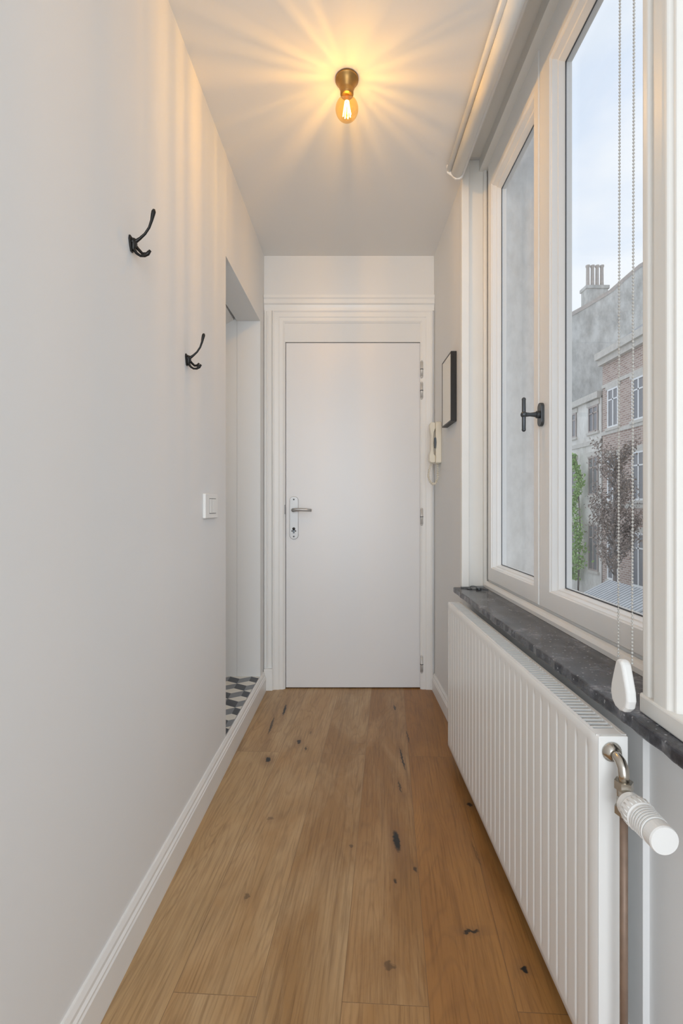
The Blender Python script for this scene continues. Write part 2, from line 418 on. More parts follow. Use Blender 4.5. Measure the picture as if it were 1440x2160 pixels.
# ------------------------------------------------------------------ end wall trims
fr = lambda a, z, d: (a, D - d, z)
b = MB()
cp = [(2.205, 0), (2.205, .010), (2.222, .012), (2.236, .016), (2.244, .024), (2.266, .025), (2.274, .031), (2.289, .032), (2.293, 0)]
b.prism(cp, lambda z, d, x: (x, D - d, z), LX(D) + 0.001, XR - 0.001)
b.obj('trim_1', M_trim, kind='structure', label='white moulded cornice above the door', category='trim')
b = MB()
b.ring((-0.402, 0.530, 0, 2.205), [(0, 0), (0, .018), (.006, .020), (.012, .016), (.036, .015), (.042, .011), (.060, .011), (.070, .004), (.071, 0)], fr, open_bottom=True)
b.obj('trim_2', M_trim, kind='structure', label='white moulded door architrave', category='trim')
b = MB()
b.box(LX(D) + .002, -0.404, D - 0.014, D, 0.12, 2.205)
b.lathe([(0.006, 0), (0.006, 2.08)], (-0.432, D - 0.013, 0.12), (0, 0, 1), 12)
b.box(LX(D) + .002, -0.398, D - 0.034, D, 0.0, 0.125)
b.obj('trim_3', M_trim, kind='structure', bevel=0.003, label='white pilaster strip with plinth block', category='trim')

# ------------------------------------------------------------------ door
door = empty('door_1', (0.068, D, 0), 'plain white flush door with steel lever handle', 'door', 'structure')
b = MB(); b.box(DX0 + .003, DX1 - .003, D + 0.004, D + 0.044, 0.006, DZ1 - .004)
b.obj('leaf', M_door, door, bevel=0.0015)
b = MB()
b.box(DX0 + 0.0, DX1, D + 0.046, D + 0.0515, 0.0, DZ1)  # dark sheet added behind the leaf so the gap looks shaded
b.obj('gap_shade_backing', M_dark, door)
def rrect(x0, x1, z0, z1, r, n=6):
    P = []
    for cx, cz, a0 in ((x1 - r, z1 - r, 0), (x0 + r, z1 - r, 90), (x0 + r, z0 + r, 180), (x1 - r, z0 + r, 270)):
        for k in range(n + 1):
            a = math.radians(a0 + 90 * k / n); P.append((cx + r * math.cos(a), cz + r * math.sin(a)))
    return P
b = MB()
b.prism(rrect(-0.303, -0.252, 0.874, 1.124, 0.024, 8), fr, -0.0045, 0.004)
b.obj('handle_plate', M_steel, door, bevel=0.002, label='satin steel rounded backplate')
b = MB()
b.cyl((-0.278, D, 1.044), (-0.278, D - 0.045, 1.044), 0.011)
b.tube([(-0.278, D - 0.042, 1.044), (-0.262, D - 0.049, 1.046), (-0.235, D - 0.050, 1.047), (-0.200, D - 0.049, 1.045), (-0.172, D - 0.047, 1.043)], [0.010, 0.010, 0.009, 0.0085, 0.0075], 14)
b.obj('lever', M_steel, door, label='satin steel lever')
b = MB()
b.cyl((-0.278, D - 0.003, 0.935), (-0.278, D - 0.009, 0.935), 0.0085); b.prism(rrect(-0.283, -0.273, 0.908, 0.935, 0.0048), fr, 0.003, 0.009)
b.obj('lock_cylinder', M_gun, door)
b = MB()
b.prism(rrect(-0.2792, -0.2768, 0.929, 0.941, 0.001), fr, 0.009, 0.0096)
b.prism(rrect(-0.292, -0.284, 0.918, 0.926, 0.0038), fr, 0.004, 0.0046)
b.prism(rrect(-0.272, -0.264, 0.918, 0.926, 0.0038), fr, 0.004, 0.0046)
b.obj('keyhole', M_dark, door)
for z in (1.106, 0.890):
    b = MB(); b.lathe([(0.0045, 0), (0.0045, 0.001), (0.003, 0.0022)], (-0.278, D - 0.004, z), (0, -1, 0), 12)
    b.obj('screw', M_gun, door)
b = MB(); b.box(-0.343, -0.329, D - 0.003, D + 0.001, 1.02, 1.075); b.obj('strike_plate', M_gun, door)
for z in (1.864, 1.74, 1.005, 0.146):
    b = MB(); b.cyl((0.467, D - 0.008, z - 0.042), (0.467, D - 0.008, z + 0.042), 0.0090, 12)
    b.sphere((0.467, D - 0.008, z + 0.045), 0.0080, 10, 6); b.sphere((0.467, D - 0.008, z - 0.045), 0.0080, 10, 6)
    b.cyl((0.467, D - 0.008, z - 0.002), (0.467, D - 0.008, z + 0.002), 0.0096, 12, 1)
    b.box(0.467, 0.487, D - 0.004, D + 0.001, z - 0.04, z + 0.04)
    b.obj('hinge', [M_hinge, M_gun], door)

# ------------------------------------------------------------------ window
win = empty('window_1', (0.69, 1.5, 0.705), 'white two-casement window with dark handle', 'window', 'structure')
wp = lambda a, z, d: (d, a, z)
b = MB()
b.ring((WY0, WY1, 0.704, WZ1), [(0, .735), (0, .662), (.038, .662), (.038, .668), (.042, .735), (0, .735)], wp)
b.obj('frame', M_winf, win, bevel=0.002)
b = MB(); b.prism([(0.640, 0.704), (0.640, 0.716), (0.646, 0.726), (0.655, 0.730), (0.662, 0.728), (0.662, 0.704)], lambda x, z, d: (x, d, z), WY0, WY1)
b.obj('bottom_bead', M_trim, win)
def casement(y0, y1, wn, wf):
    c = empty('casement', ((0.68), (y0 + y1) / 2, 0.735)); c.parent = win; c.matrix_parent_inverse = Matrix.Translation(-Vector(win.location))
    gy0, gy1, gz0, gz1 = y0 + wn, y1 - wf, 0.812, 2.44
    b = MB()
    z0, z1 = 0.738, 2.59
    prof = [(0.0, .712), (0.0, .655), (.06, .650), (.80, .650), (.83, .655), (.86, .656), (.90, .672), (.94, .673), (1.0, .690), (1.0, .712)]
    vs = []; fs = []
    for t, d in prof:
        A0 = y0 + (gy0 - y0) * t; A1 = y1 + (gy1 - y1) * t; B0 = z0 + (gz0 - z0) * t; B1 = z1 + (gz1 - z1) * t
        for a, z in ((A0, B0), (A0, B1), (A1, B1), (A1, B0)): vs.append((d, a, z))
    for i in range(len(prof) - 1):
        for k in range(4):
            k2 = (k + 1) % 4; fs.append((i * 4 + k, i * 4 + k2, i * 4 + 4 + k2, i * 4 + 4 + k))
    b.add(vs, fs)
    def put(o): o.parent = c; o.matrix_parent_inverse = Matrix.Translation(-Vector(c.location))
    put(b.obj('sash', M_winf, None))
    b = MB(); b.box(0.694, 0.698, gy0 - .003, gy1 + .003, gz0 - .003, gz1 + .003)
    put(b.obj('glass', M_glass, None))
    b = MB(); b.ring((gy0, gy1, gz0, gz1), [(-.002, .6935), (-.002, .691), (.003, .691), (.003, .6935)], wp)
    put(b.obj('gasket', M_gun, None))
    return c
c1 = casement(1.566, 2.108, 0.045, 0.058)
c2 = casement(0.892, 1.560, 0.075, 0.095)
hy, hz = 1.535, 1.363
b = MB()
b.prism(rrect(hy - 0.016, hy + 0.016, hz - 0.038, hz + 0.038, 0.0155, 8), wp, 0.650, 0.640)
b.cyl((0.642, hy, hz), (0.630, hy, hz), 0.012)
b.tube([(0.632, hy, hz), (0.610, hy, hz), (0.592, hy, hz)], [0.009, 0.006, 0.008], 14)
b.cyl((0.590, hy, hz - 0.049), (0.590, hy, hz + 0.049), 0.0062, 14)
b.sphere((0.590, hy, hz), 0.0105, 14, 8)
for q in (-0.049, 0.049): b.sphere((0.590, hy, hz + q), 0.0068, 12, 6)
b.cyl((0.655, hy, hz), (0.645, hy, hz), 0.010)
hd = b.obj('handle', M_gun, None, bevel=0.001); hd.parent = c2; hd.matrix_parent_inverse = Matrix.Translation(-Vector(c2.location)); hd['label'] = 'gunmetal T-shaped window handle'

b = MB()
b.box(0.537, 0.572, WY1 - 0.030, WY1, 0.7037, WZ1)
b.box(0.572, 0.640, WY1 - 0.012, WY1, 0.7037, WZ1)
b.lathe([(0.009, 0), (0.009, WZ1 - 0.7037)], (0.648, WY1 - 0.012, 0.7037), (0, 0, 1), 12)
b.obj('trim_4', M_cream, kind='structure', bevel=0.004, label='cream painted window recess moulding', category='trim')
b = MB()
pts = [(0.842, .5535), (0.842, .536), (0.837, .531), (0.822, .531), (0.818, .536), (0.812, .537), (0.805, .529), (0.770, .528), (0.764, .534), (0.756, .534), (0.752, .5535)]
b.prism(pts, lambda y, x, d: (x, y, d), 0.7037, H)
pts = [(0.846, .5545), (0.846, .532), (0.836, .526), (0.72, .522), (0.70, .5545)]
b.prism(pts, lambda y, x, d: (x, y, d), 0.7037, 0.735)
b.obj('trim_5', M_cream, kind='structure', bevel=0.003, label='cream painted window casing on the stone sill', category='trim')
b = MB()
b.box(0.62, 0.66, WY0, WY1, 2.575, WZ1)
b.box(0.545, 0.66, WY0, WY1 - 0.031, WZ1 - 0.004, WZ1 - 0.0005)  # cream board added to brighten the soffit, warm light put into its colour
b.obj('trim_6', M_cream, kind='structure', bevel=0.001, label='cream head moulding and added soffit board over the window', category='trim')

# ------------------------------------------------------------------ sill
b = MB()
n = 60; random.seed(3)
y0, y1 = 0.56, 2.128
front = []
for i in range(n + 1):
    y = y0 + (y1 - y0) * i / n; j = random.uniform(-.0022, .0022)
    front.append((0.500 + j, y))
poly = [(0.660, y0)] + [(0.51, y0)] + front[1:] + [(0.660, y1)]
b.prism(poly, lambda x, y, d: (x, y, d), 0.680, 0.7035)
b.obj('window_sill', M_stone, bevel=0.004, kind='structure', label='dark speckled blue stone window sill', category='sill')

# ------------------------------------------------------------------ radiator
RY0, RY1, RZ0, RZ1, RX0, RX1 = 0.83, 2.0, 0.062, 0.664, 0.446, 0.502
rad = empty('radiator', ((RX0 + RX1) / 2, (RY0 + RY1) / 2, RZ0), 'white ribbed panel radiator below the stone sill', 'radiator')
b = MB()
ys = []; nr = 29; pad = 0.012; pitch = (RY1 - RY0 - 2 * pad) / nr
ys.append(RY0)
SUB = [0, .28, .36, .38, .41, .44, .47, .5, .53, .56, .59, .62, .64, .72]
for r in range(nr):
    for k in SUB: ys.append(RY0 + pad + pitch * (r + k))
ys += [RY1 - pad, RY1]
zz = [RZ0, RZ0 + .004, RZ0 + .018, RZ0 + .024, RZ0 + .030, RZ0 + .036, RZ0 + .044, RZ0 + .3, RZ1 - .044, RZ1 - .036, RZ1 - .030, RZ1 - .024, RZ1 - .018, RZ1 - .004, RZ1]
def sst(a, b_, x):
    t = max(0, min(1, (x - a) / (b_ - a))); return t * t * (3 - 2 * t)
vs = []
for y in ys:
    ph = ((y - RY0 - pad) / pitch) % 1.0
    g = sst(0.36, 0.47, ph) * (1 - sst(0.53, 0.64, ph))
    if y <= RY0 + pad or y >= RY1 - pad: g = 0
    for z in zz:
        e = sst(RZ0 + .018, RZ0 + .042, z) * (1 - sst(RZ1 - .042, RZ1 - .018, z))
        edge = 0.004 if z in (zz[0], zz[-1]) else 0.0
        ed2 = 0.003 if y in (ys[0], ys[-1]) else 0.0
        vs.append((RX0 + edge + ed2 + 0.0021 * e * g, y, z))
nz = len(zz); fs = []
for i in range(len(ys) - 1):
    for j in range(nz - 1): fs.append((i * nz + j, (i + 1) * nz + j, (i + 1) * nz + j + 1, i * nz + j + 1))
b.add(vs, fs, 0, True)
b.obj('front_panel', M_rad, rad)
b = MB()
b.box(RX1 - 0.008, RX1, RY0 + .004, RY1 - .004, RZ0 + .004, RZ1 - .012)
b.obj('rear_panel', M_rad, rad, bevel=0.002)
for y in (RY0, RY1 - 0.006):
    b = MB(); b.box(RX0 + 0.004, RX1, y, y + 0.006, RZ0 + 0.012, RZ1 - 0.001)
    b.obj('side_panel', M_rad, rad, bevel=0.002)
b = MB()
b.box(RX0 + 0.003, RX0 + 0.010, RY0 + .006, RY1 - .006, RZ1 - 0.012, RZ1)
b.box(RX1 - 0.007, RX1, RY0 + .006, RY1 - .006, RZ1 - 0.012, RZ1)
ng = 78
for i in range(ng + 1):
    y = RY0 + .008 + (RY1 - RY0 - .020) * i / ng
    b.box(RX0 + 0.009, RX1 - 0.006, y, y + 0.0042, RZ1 - 0.005, RZ1 - 0.001)
b.box(RX0 + .009, RX1 - .006, RY0 + .006, RY0 + .03, RZ1 - .006, RZ1 - .0008)
b.obj('top_grille', M_rad, rad)
b = MB()
b.box(RX0 + 0.010, RX1 - 0.009, RY0 + .008, RY1 - .008, RZ0 + .01, RZ1 - 0.030)
b.obj('convector_fins', mat('convector_grey', (0.10, 0.097, 0.09), 0.6), rad)
for y in (1.05, 1.78):
    b = MB(); b.box(RX1 - 0.001, XR - 0.0005, y, y + 0.03, 0.14, 0.60); b.obj('wall_bracket', M_rad, rad, bevel=0.002)
b = MB(); b.cyl((0.475, RY1 - 0.015, RZ0 + 0.008), (0.475, RY1 - 0.015, RZ0 - 0.022), 0.008, 12); b.sphere((0.475, RY1 - 0.015, RZ0 - 0.022), 0.011, 12, 6)
b.obj('drain_plug', M_blackp, rad, label='black drain plug')

val = empty('radiator_valve', (0.474, 0.79, 0.0), 'chrome thermostatic radiator valve with white head and pipe', 'valve')
vx, vz = 0.472, 0.637
b = MB()
b.lathe([(0.016, 0), (0.017, 0.003), (0.013, 0.006), (0.012, 0.012)], (vx, RY0, vz), (0, -1, 0), 24)
b.tube([(vx, 0.826, vz), (vx, 0.812, vz), (vx, 0.802, vz - .003), (vx, 0.795, vz - .010), (vx, 0.793, vz - .020), (vx, 0.793, vz - .034)], 0.0085, 16)
b.obj('elbow_pipe', M_chrome, val, label='worn chrome elbow')
b = MB()
b.lathe([(0.0145, 0), (0.0145, 0.014)], (vx, 0.793, vz - .044), (0, 0, 1), 6, sm=False)
b.lathe([(0.010, 0), (0.011, .004), (0.011, .03), (0.010, 0.034)], (vx, 0.793, vz - .074), (0, 0, 1), 20)
b.lathe([(0.0140, 0), (0.0140, 0.013)], (vx, 0.793, vz - .086), (0, 0, 1), 6, sm=False)
b.lathe([(0.012, 0), (0.012, 0.020)], (vx, 0.793, vz - .060), (0, -1, 0), 16)
b.obj('valve_body', M_chrome, val, label='worn chrome valve body')
hzv = vz - .060; b = MB()
b.lathe([(0.0165, 0.0), (0.0205, 0.002), (0.021, 0.010), (0.0195, 0.012), (0.0195, 0.014), (0.0238, 0.017), (0.0242, 0.036), (0.021, 0.040)], (vx, 0.780, hzv), (0, -1, 0), 32, sm=False)
prof = [(0.021, 0.040)]
for i in range(6):
    h = 0.041 + i * 0.0048; prof += [(0.0232 - i * .0002, h), (0.0232 - i * .0002, h + .0024), (0.0195, h + .0028), (0.0195, h + .0044)]
prof += [(0.0214, 0.0702), (0.0214, 0.0855), (0.0203, 0.0880), (0.0001, 0.0882)]
b.lathe(prof, (vx, 0.780, hzv), (0, -1, 0), 32, sm=False)
for k in range(20):
    a = 2 * math.pi * k / 20
    cx, cz_ = vx + 0.0236 * math.cos(a), hzv + 0.0236 * math.sin(a)
    b.tube([(cx, 0.760, cz_), (cx, 0.746, cz_)], 0.0013, 6)
b.obj('thermostat_head', M_plast, val, label='white ribbed thermostat head')
b = MB()
b.cyl((vx, 0.793, 0.001), (vx, 0.793, vz - .086), 0.0062, 16)
b.obj('supply_pipe', M_copper, val, label='brown copper supply pipe')

# ------------------------------------------------------------------ roller blind
bl = empty('roller_blind', (0.49, 1.45, H), 'white roller blind mounted below the ceiling', 'blind')
BY0, BY1 = 0.80, 2.035
b = MB()
b.cyl((0.493, BY0 + .01, 2.494), (0.493, BY1 - .010, 2.494), 0.0245, 32)
b.obj('fabric_roll', M_blind, bl)
b = MB(); b.tube([(0.461, BY0 + .01, 2.506), (0.461, BY1 - 0.010, 2.506)], 0.0115, 16)
b.obj('guide_rail', M_plast, bl)
for y in (BY0, BY1 - 0.008):
    b = MB()
    b.prism([(0.450, 2.528), (0.522, 2.528), (0.522, 2.49), (0.517, 2.474), (0.505, 2.466), (0.487, 2.466), (0.472, 2.480), (0.452, 2.494)], lambda x, z, d: (x, d, z), y, y + 0.008)
    b.obj('end_bracket', M_plast, bl, bevel=0.002)
b = MB()
def chainpts(yt, yb): return [(0.492, yt + (yb - yt) * k, 2.48 + (0.80 - 2.48) * k) for k in [i / 281 for i in range(282)]]
for (yt, yb) in ((0.836, 0.843), (0.795, 0.803)):
    for q in chainpts(yt, yb):
        r = 0.0021
        b.lathe([(0.0004, -r), (r * .8, -r * .6), (r, 0), (r * .8, r * .6), (0.0004, r)], q, (0, 0, 1), 6)
    b.tube([(0.492, yt, 2.48), (0.492, yb, 0.80)], 0.0006, 5)
b.obj('bead_chain', M_beads, bl, label='fine bead pull chain')
b = MB()
W = [(-.010, .098), (-.006, .106), (.006, .106), (.010, .098), (.013, .086), (.017, .070), (.022, .048), (.0235, .030), (.020, .014), (.011, .003), (0, 0), (-.011, .003), (-.020, .014), (-.0235, .030), (-.022, .048), (-.017, .070), (-.013, .086)]
W = [(a * 1.12, z * .84) for a, z in W]
b.prism(W, lambda a, z, d: (d, 0.824 + a, 0.711 + z), 0.481, 0.4985)
o = b.obj('chain_weight', M_plast, bl, bevel=0.0055, bseg=4, label='white plastic teardrop tensioner')

# ------------------------------------------------------------------ coat hooks
def hook(y, z, label):
    xw = LX(y)
    e = empty('coat_hook', (xw, y, z), label, 'coat hook', None, 'black coat hooks on the wall')
    P = lambda d, dz, dy=0: (xw + d, y + dy, z + dz)
    b = MB()
    b.prism([(-.012, .016), (.012, .016), (.014, .006), (.009, -.010), (.005, -.020), (-.005, -.020), (-.009, -.010), (-.014, .006)], lambda a, zz_, d: (xw + d, y + a, z + zz_), 0.0, 0.004)
    b.lathe([(0.009, 0), (0.009, .004), (.006, .009)], (xw + .003, y, z + .004), (1, 0, 0), 16)
    b.tube([P(.006, .012), P(.007, 0), P(.006, -.016)], [.006, .0085, .005], 12)
    b.obj('mounting_plate', M_black, e, bevel=0.001)
    b = MB()
    b.tube([P(.004, -.002), P(.012, .006), P(.022, .013), P(.034, .024), P(.044, .039), P(.050, .056), P(.053, .070), P(.055, .078), P(.056, .083)],
           [.006, .0045, .0034, .0029, .0029, .0034, .0048, .0052, .003], 12)
    b.obj('upper_arm', M_black, e)
    b = MB()
    b.tube([P(.004, -.004), P(.008, -.014), P(.014, -.023), P(.023, -.029), P(.033, -.029), P(.041, -.024), P(.047, -.016)],
           [.006, .0045, .0034, .0031, .0034, .0045, .0032], 12)
    b.obj('lower_arm', M_black, e)
    b = MB()
    b.tube([P(.006, .002, 0), P(.012, -.006, .010), P(.020, -.014, .018), P(.028, -.012, .024), P(.032, -.004, .027)], [.0045, .004, .0036, .0042, .003], 10)
    b.obj('side_arm', M_black, e)
    return e
hook(1.145, 1.700, 'black iron coat hook near the open wall edge, higher')
hook(1.515, 1.535, 'black iron coat hook beside the opening, lower')

# ------------------------------------------------------------------ light switch
ly, lz = 1.750, 1.067
sw = empty('light_switch', (LX(ly), ly, lz), 'white double rocker light switch on the wall', 'light switch')
hp = lambda a, zz_, d: lw(-d, a, zz_)
b = MB()
b.prism(rrect(ly - .078, ly + .070, lz - .044, lz + .044, 0.004, 3), hp, 0, 0.011)
b.obj('cover_plate', M_plast, sw, bevel=0.0025)
for a in (-0.034, 0.006):
    b = MB(); b.prism(rrect(ly + a, ly + a + 0.035, lz - .026, lz + .026, 0.002, 2), hp, 0.010, 0.0130)
    b.obj('rocker', M_plast, sw, bevel=0.001)
b = MB(); b.prism(rrect(ly - .0365, ly + .0435, lz - .0285, lz + .0285, .002, 2), hp, 0.0105, 0.0112)
b.obj('rocker_recess', mat('switch_gap', (0.22, 0.22, 0.21), 0.6), sw)

# ------------------------------------------------------------------ ceiling lamp
lx_, ly_ = 0.0185, 1.622
lamp = empty('ceiling_lamp', (lx_, ly_, H), 'brass ceiling lamp holder with amber filament bulb', 'ceiling lamp')
b = MB()
b.lathe([(0.0395, 0), (0.0395, 0.006), (0.038, 0.009), (0.034, 0.012), (0.028, 0.026), (0.024, 0.036), (0.0225, 0.040), (0.0225, 0.054), (0.021, 0.057), (0.016, 0.058)], (lx_, ly_, H), (0, 0, -1), 40)
b.obj('lamp_holder', M_bronze, lamp, label='aged brass lamp holder')
b = MB()
zc = 0.104; rb = 0.0390
prof = [(0.0160, 0.054), (0.0175, 0.060), (0.0215, 0.067)] + [(rb * math.sin(a), zc - rb * math.cos(a)) for a in [math.radians(d) for d in range(42, 180, 9)]] + [(0.0002, zc + rb)]
b.lathe(prof, (lx_, ly_, H), (0, 0, -1), 40)
b.obj('bulb_glass', M_amber, lamp, label='amber glass globe bulb')
b = MB()
for k in range(8):
    a = math.pi * 2 * k / 8
    r0, r1 = 0.006, 0.014
    b.tube([(lx_ + r0 * math.cos(a), ly_ + r0 * math.sin(a), H - 0.078), (lx_ + r1 * math.cos(a + .5), ly_ + r1 * math.sin(a + .5), H - 0.126)], 0.0014, 6)
b.obj('filament', M_fil, lamp, label='glowing filament')
b = MB(); b.lathe([(0.009, 0.058), (0.006, 0.070), (0.0025, 0.076), (0.002, 0.124), (0.006, 0.126)], (lx_, ly_, H), (0, 0, -1), 12)
b.obj('filament_stem', glassmat('stem_glass', (1, .85, .6), 0.05), lamp)

# ------------------------------------------------------------------ picture frame
pf = empty('picture_frame', (XR, 2.32, 1.63), 'small black picture frame with blank pale print', 'picture frame')
py0, py1, pz0, pz1 = 2.222, 2.418, 1.466, 1.794
pp = lambda a, z, d: (XR - d, a, z)
b = MB(); b.ring((py0, py1, pz0, pz1), [(0, 0.001), (0, .027), (.001, .028), (.006, .028), (.007, .0265), (.007, .016)], pp)
b.obj('frame', M_blackp, pf)
b = MB(); b.prism([(py0 + .0065, pz0 + .0065), (py1 - .0065, pz0 + .0065), (py1 - .0065, pz1 - .0065), (py0 + .0065, pz1 - .0065)], pp, 0.002, 0.0265)
b.obj('print', M_paper, pf)
b = MB(); b.tube([(XR - .004, 2.31, pz1 - .004), (XR - .004, 2.32, pz1 + .012), (XR - .004, 2.33, pz1 - .004)], 0.0015, 6); b.obj('hanger', M_black, pf)

# ------------------------------------------------------------------ intercom phone
ic = empty('intercom_phone', (XR, 2.60, 1.40), 'cream wall intercom handset with coiled cord', 'intercom')
b = MB(); b.prism(rrect(2.560, 2.650, 1.300, 1.525, .008, 4), pp, 0.0, 0.030); b.obj('base', M_cream_pl, ic, bevel=0.004)
b = MB()
hs = [(0.030, 1.305), (0.052, 1.303), (0.062, 1.312), (0.063, 1.345), (0.054, 1.372), (0.052, 1.45), (0.058, 1.478), (0.060, 1.512), (0.052, 1.524), (0.030, 1.522), (0.030, 1.490), (0.038, 1.470), (0.040, 1.45), (0.040, 1.375), (0.038, 1.352), (0.030, 1.340)]
b.prism(hs, lambda d, z, y: (XR - d, y, z), 2.575, 2.620)
b.obj('handset', M_cream_pl, ic, bevel=0.004)
b = MB(); b.prism([(.034, 1.38), (.038, 1.385), (.0395, 1.41), (.038, 1.435), (.034, 1.44), (.029, 1.435), (.027, 1.41), (.029, 1.385)], lambda d, z, y: (XR - d, y, z), 2.5585, 2.574); b.obj('cradle_recess', M_gun, ic)
b = MB(); pts = []
NC = 420; tiny = 0.0050
path = [(0.046, 1.304), (0.060, 1.265), (0.064, 1.235), (0.058, 1.205), (0.041, 1.187), (0.024, 1.192), (0.014, 1.215), (0.012, 1.26), (0.014, 1.301)]
def pathat(t):
    f = t * (len(path) - 1); i = min(int(f), len(path) - 2); k = f - i
    return path[i][0] * (1 - k) + path[i + 1][0] * k, path[i][1] * (1 - k) + path[i + 1][1] * k
for i in range(NC + 1):
    t = i / NC; d, z = pathat(t); w_ = 2 * math.pi * 34 * t
    d2, z2 = pathat(min(1, t + .01)); tv = Vector((d2 - d, z2 - z, 0)); tv = tv.normalized() if tv.length > 1e-6 else Vector((0, 1, 0))
    nn = Vector((-tv.y, tv.x, 0))
    pts.append((XR - (d + nn.x * tiny * math.cos(w_)), 2.600 + tiny * math.sin(w_), z + nn.y * tiny * math.cos(w_)))
b.tube(pts, 0.0021, 6); b.obj('coiled_cord', M_cream_pl, ic)

# ------------------------------------------------------------------ keys on sill
ks = empty('key_bunch', (0.58, 2.07, 0.7035), 'small bunch of dark keys on the stone sill', 'keys')
b = MB(); b.tube([(0.578 + .015 * math.cos(a), 2.075 + .015 * math.sin(a), 0.7100 + .005 * math.sin(a)) for a in [2 * math.pi * i / 24 for i in range(25)]], 0.0014, 8); b.obj('key_ring', M_gun, ks)
for ang, (ox, oy), zo in ((2.6, (.566, 2.072), 0.7045), (-0.4, (.592, 2.068), 0.7045), (-0.9, (.590, 2.062), 0.7095)):
    b = MB(); ca, sa = math.cos(ang), math.sin(ang)
    def kp(a, c, d, ca=ca, sa=sa, ox=ox, oy=oy): return (ox + a * ca - c * sa, oy + a * sa + c * ca, d)
    b.prism(rrect(-.004, .018, -.010, .010, .009, 5), kp, zo, zo + .003)
    b.prism([(.016, -.003), (.044, -.003), (.046, 0), (.042, .003), (.038, .003), (.036, .0045), (.033, .003), (.03, .005), (.026, .003), (.016, .003)], kp, zo, zo + .003)
    b.obj('key', M_gun, ks)

# ------------------------------------------------------------------ outside
b = MB(); b.box(0.98, 60, -20, 90, -3.3, -3.2)
b.obj('ground', M_asph, kind='structure', label='grey asphalt street', category='street')
FX = 12.0
def hwin(par, y0, y1, z0, z1, fm=M_winw):
    b = MB()
    b.ring((y0, y1, z0, z1), [(0, -.02), (0, .05), (.08, .05), (.08, -.02)], lambda a, z, d: (FX - d, a, z), 0)
    b.box(FX - .04, FX - .0, (y0 + y1) / 2 - .035, (y0 + y1) / 2 + .035, z0, z1, 0)
    b.box(FX - .04, FX - .0, y0, y1, z1 - (z1 - z0) * .3, z1 - (z1 - z0) * .3 + .06, 0)
    b.box(FX - .015, FX + .0, y0, y1, z0, z1, 1)
    b.box(FX - .10, FX, y0 - .1, y1 + .1, z0 - .12, z0, 2)
    b.box(FX - .06, FX, y0 - .12, y1 + .12, z1, z1 + .22, 2)
    b.obj('house_window', [fm, M_wing, M_cornice], par)
h1 = empty('brick_house', (14, 18, -3.2), 'red brick row house with pale stone bands', 'house')
b = MB(); b.box(FX, 19, 12, 21.8, -3.2, 8.0); b.obj('facade', M_brick, h1)
b = MB(); b.box(FX - .35, FX + .2, 11.9, 21.85, 7.75, 8.05); b.box(FX - .2, FX + .2, 11.9, 21.85, 7.5, 7.75)
for zb in (4.3, 6.45, 1.0): b.box(FX - .05, FX + .05, 12, 21.8, zb, zb + .16)
b.obj('cornice', M_cornice, h1)
b = MB(); b.prism([(FX - .2, 8.05), (15.5, 10.6), (19, 8.05)], lambda x, z, d: (x, d, z), 12, 21.8); b.obj('roof', M_slate, h1)
for y in (20.5, 18.7, 16.9, 15.1):
    for z0, z1 in ((4.56, 6.3), (1.3, 3.3), (-2.2, 0)): hwin(h1, y, y + .85, z0, z1)
h2 = empty('rendered_house', (14, 25, -3.2), 'pale rendered row house with dark windows', 'house')
b = MB(); b.box(FX, 19, 21.9, 26.9, -3.2, 6.2); b.obj('facade', M_render, h2)
b = MB(); b.box(FX - .2, FX + .2, 21.9, 26.9, 6.1, 6.4); b.box(FX - .06, FX + .05, 21.9, 26.9, 4.0, 4.2); b.obj('cornice', M_cornice, h2)
for y in (24.2, 22.15):
    for z0, z1 in ((4.6, 5.85), (1.6, 3.45), (-2, 0.2)): hwin(h2, y, y + .85, z0, z1, M_winb)
b = MB(); b.prism([(FX, 6.4), (15.5, 7.5), (19, 6.4)], lambda x, z, d: (x, d, z), 21.9, 26.8); b.obj('roof', M_slate, h2)
h3_ = empty('gabled_house', (16, 30, -3.2), 'tall weathered grey gable wall with chimney stack', 'house')
b = MB(); b.prism([(12.1, -3.2), (12.1, 11.6), (12.9, 11.8), (14.0, 12.4), (15.3, 13.2), (16.9, 14.6), (18.2, 15.4), (21, 15.4), (21, -3.2)], lambda x, z, d: (x, d, z), 27, 36); b.obj('gable_wall', M_party, h3_)
b = MB()
for (xa, za, xb, zb) in ((12.1, 11.6, 12.9, 11.8), (12.9, 11.8, 14.0, 12.4), (14.0, 12.4, 15.3, 13.2), (15.3, 13.2, 16.9, 14.6), (16.9, 14.6, 18.2, 15.4)):
    b.prism([(xa, za), (xb, zb), (xb, zb + .22), (xa, za + .22)], lambda x, z, d: (x, d, z), 26.95, 27.6)
b.obj('coping', M_pots, h3_)
b = MB(); b.box(14.0, 15.2, 27.05, 27.7, 12.2, 13.6); b.box(13.93, 15.27, 27.0, 27.75, 13.5, 13.68); b.obj('chimney_stack', M_party, h3_)
for i in range(4):
    b = MB(); b.lathe([(0.12, 0), (0.10, 0.2), (0.09, 1.15), (0.12, 1.2), (0.12, 1.28)], (14.2 + i * .27, 27.35, 13.68), (0, 0, 1), 12); b.obj('chimney_pot', M_pots, h3_)

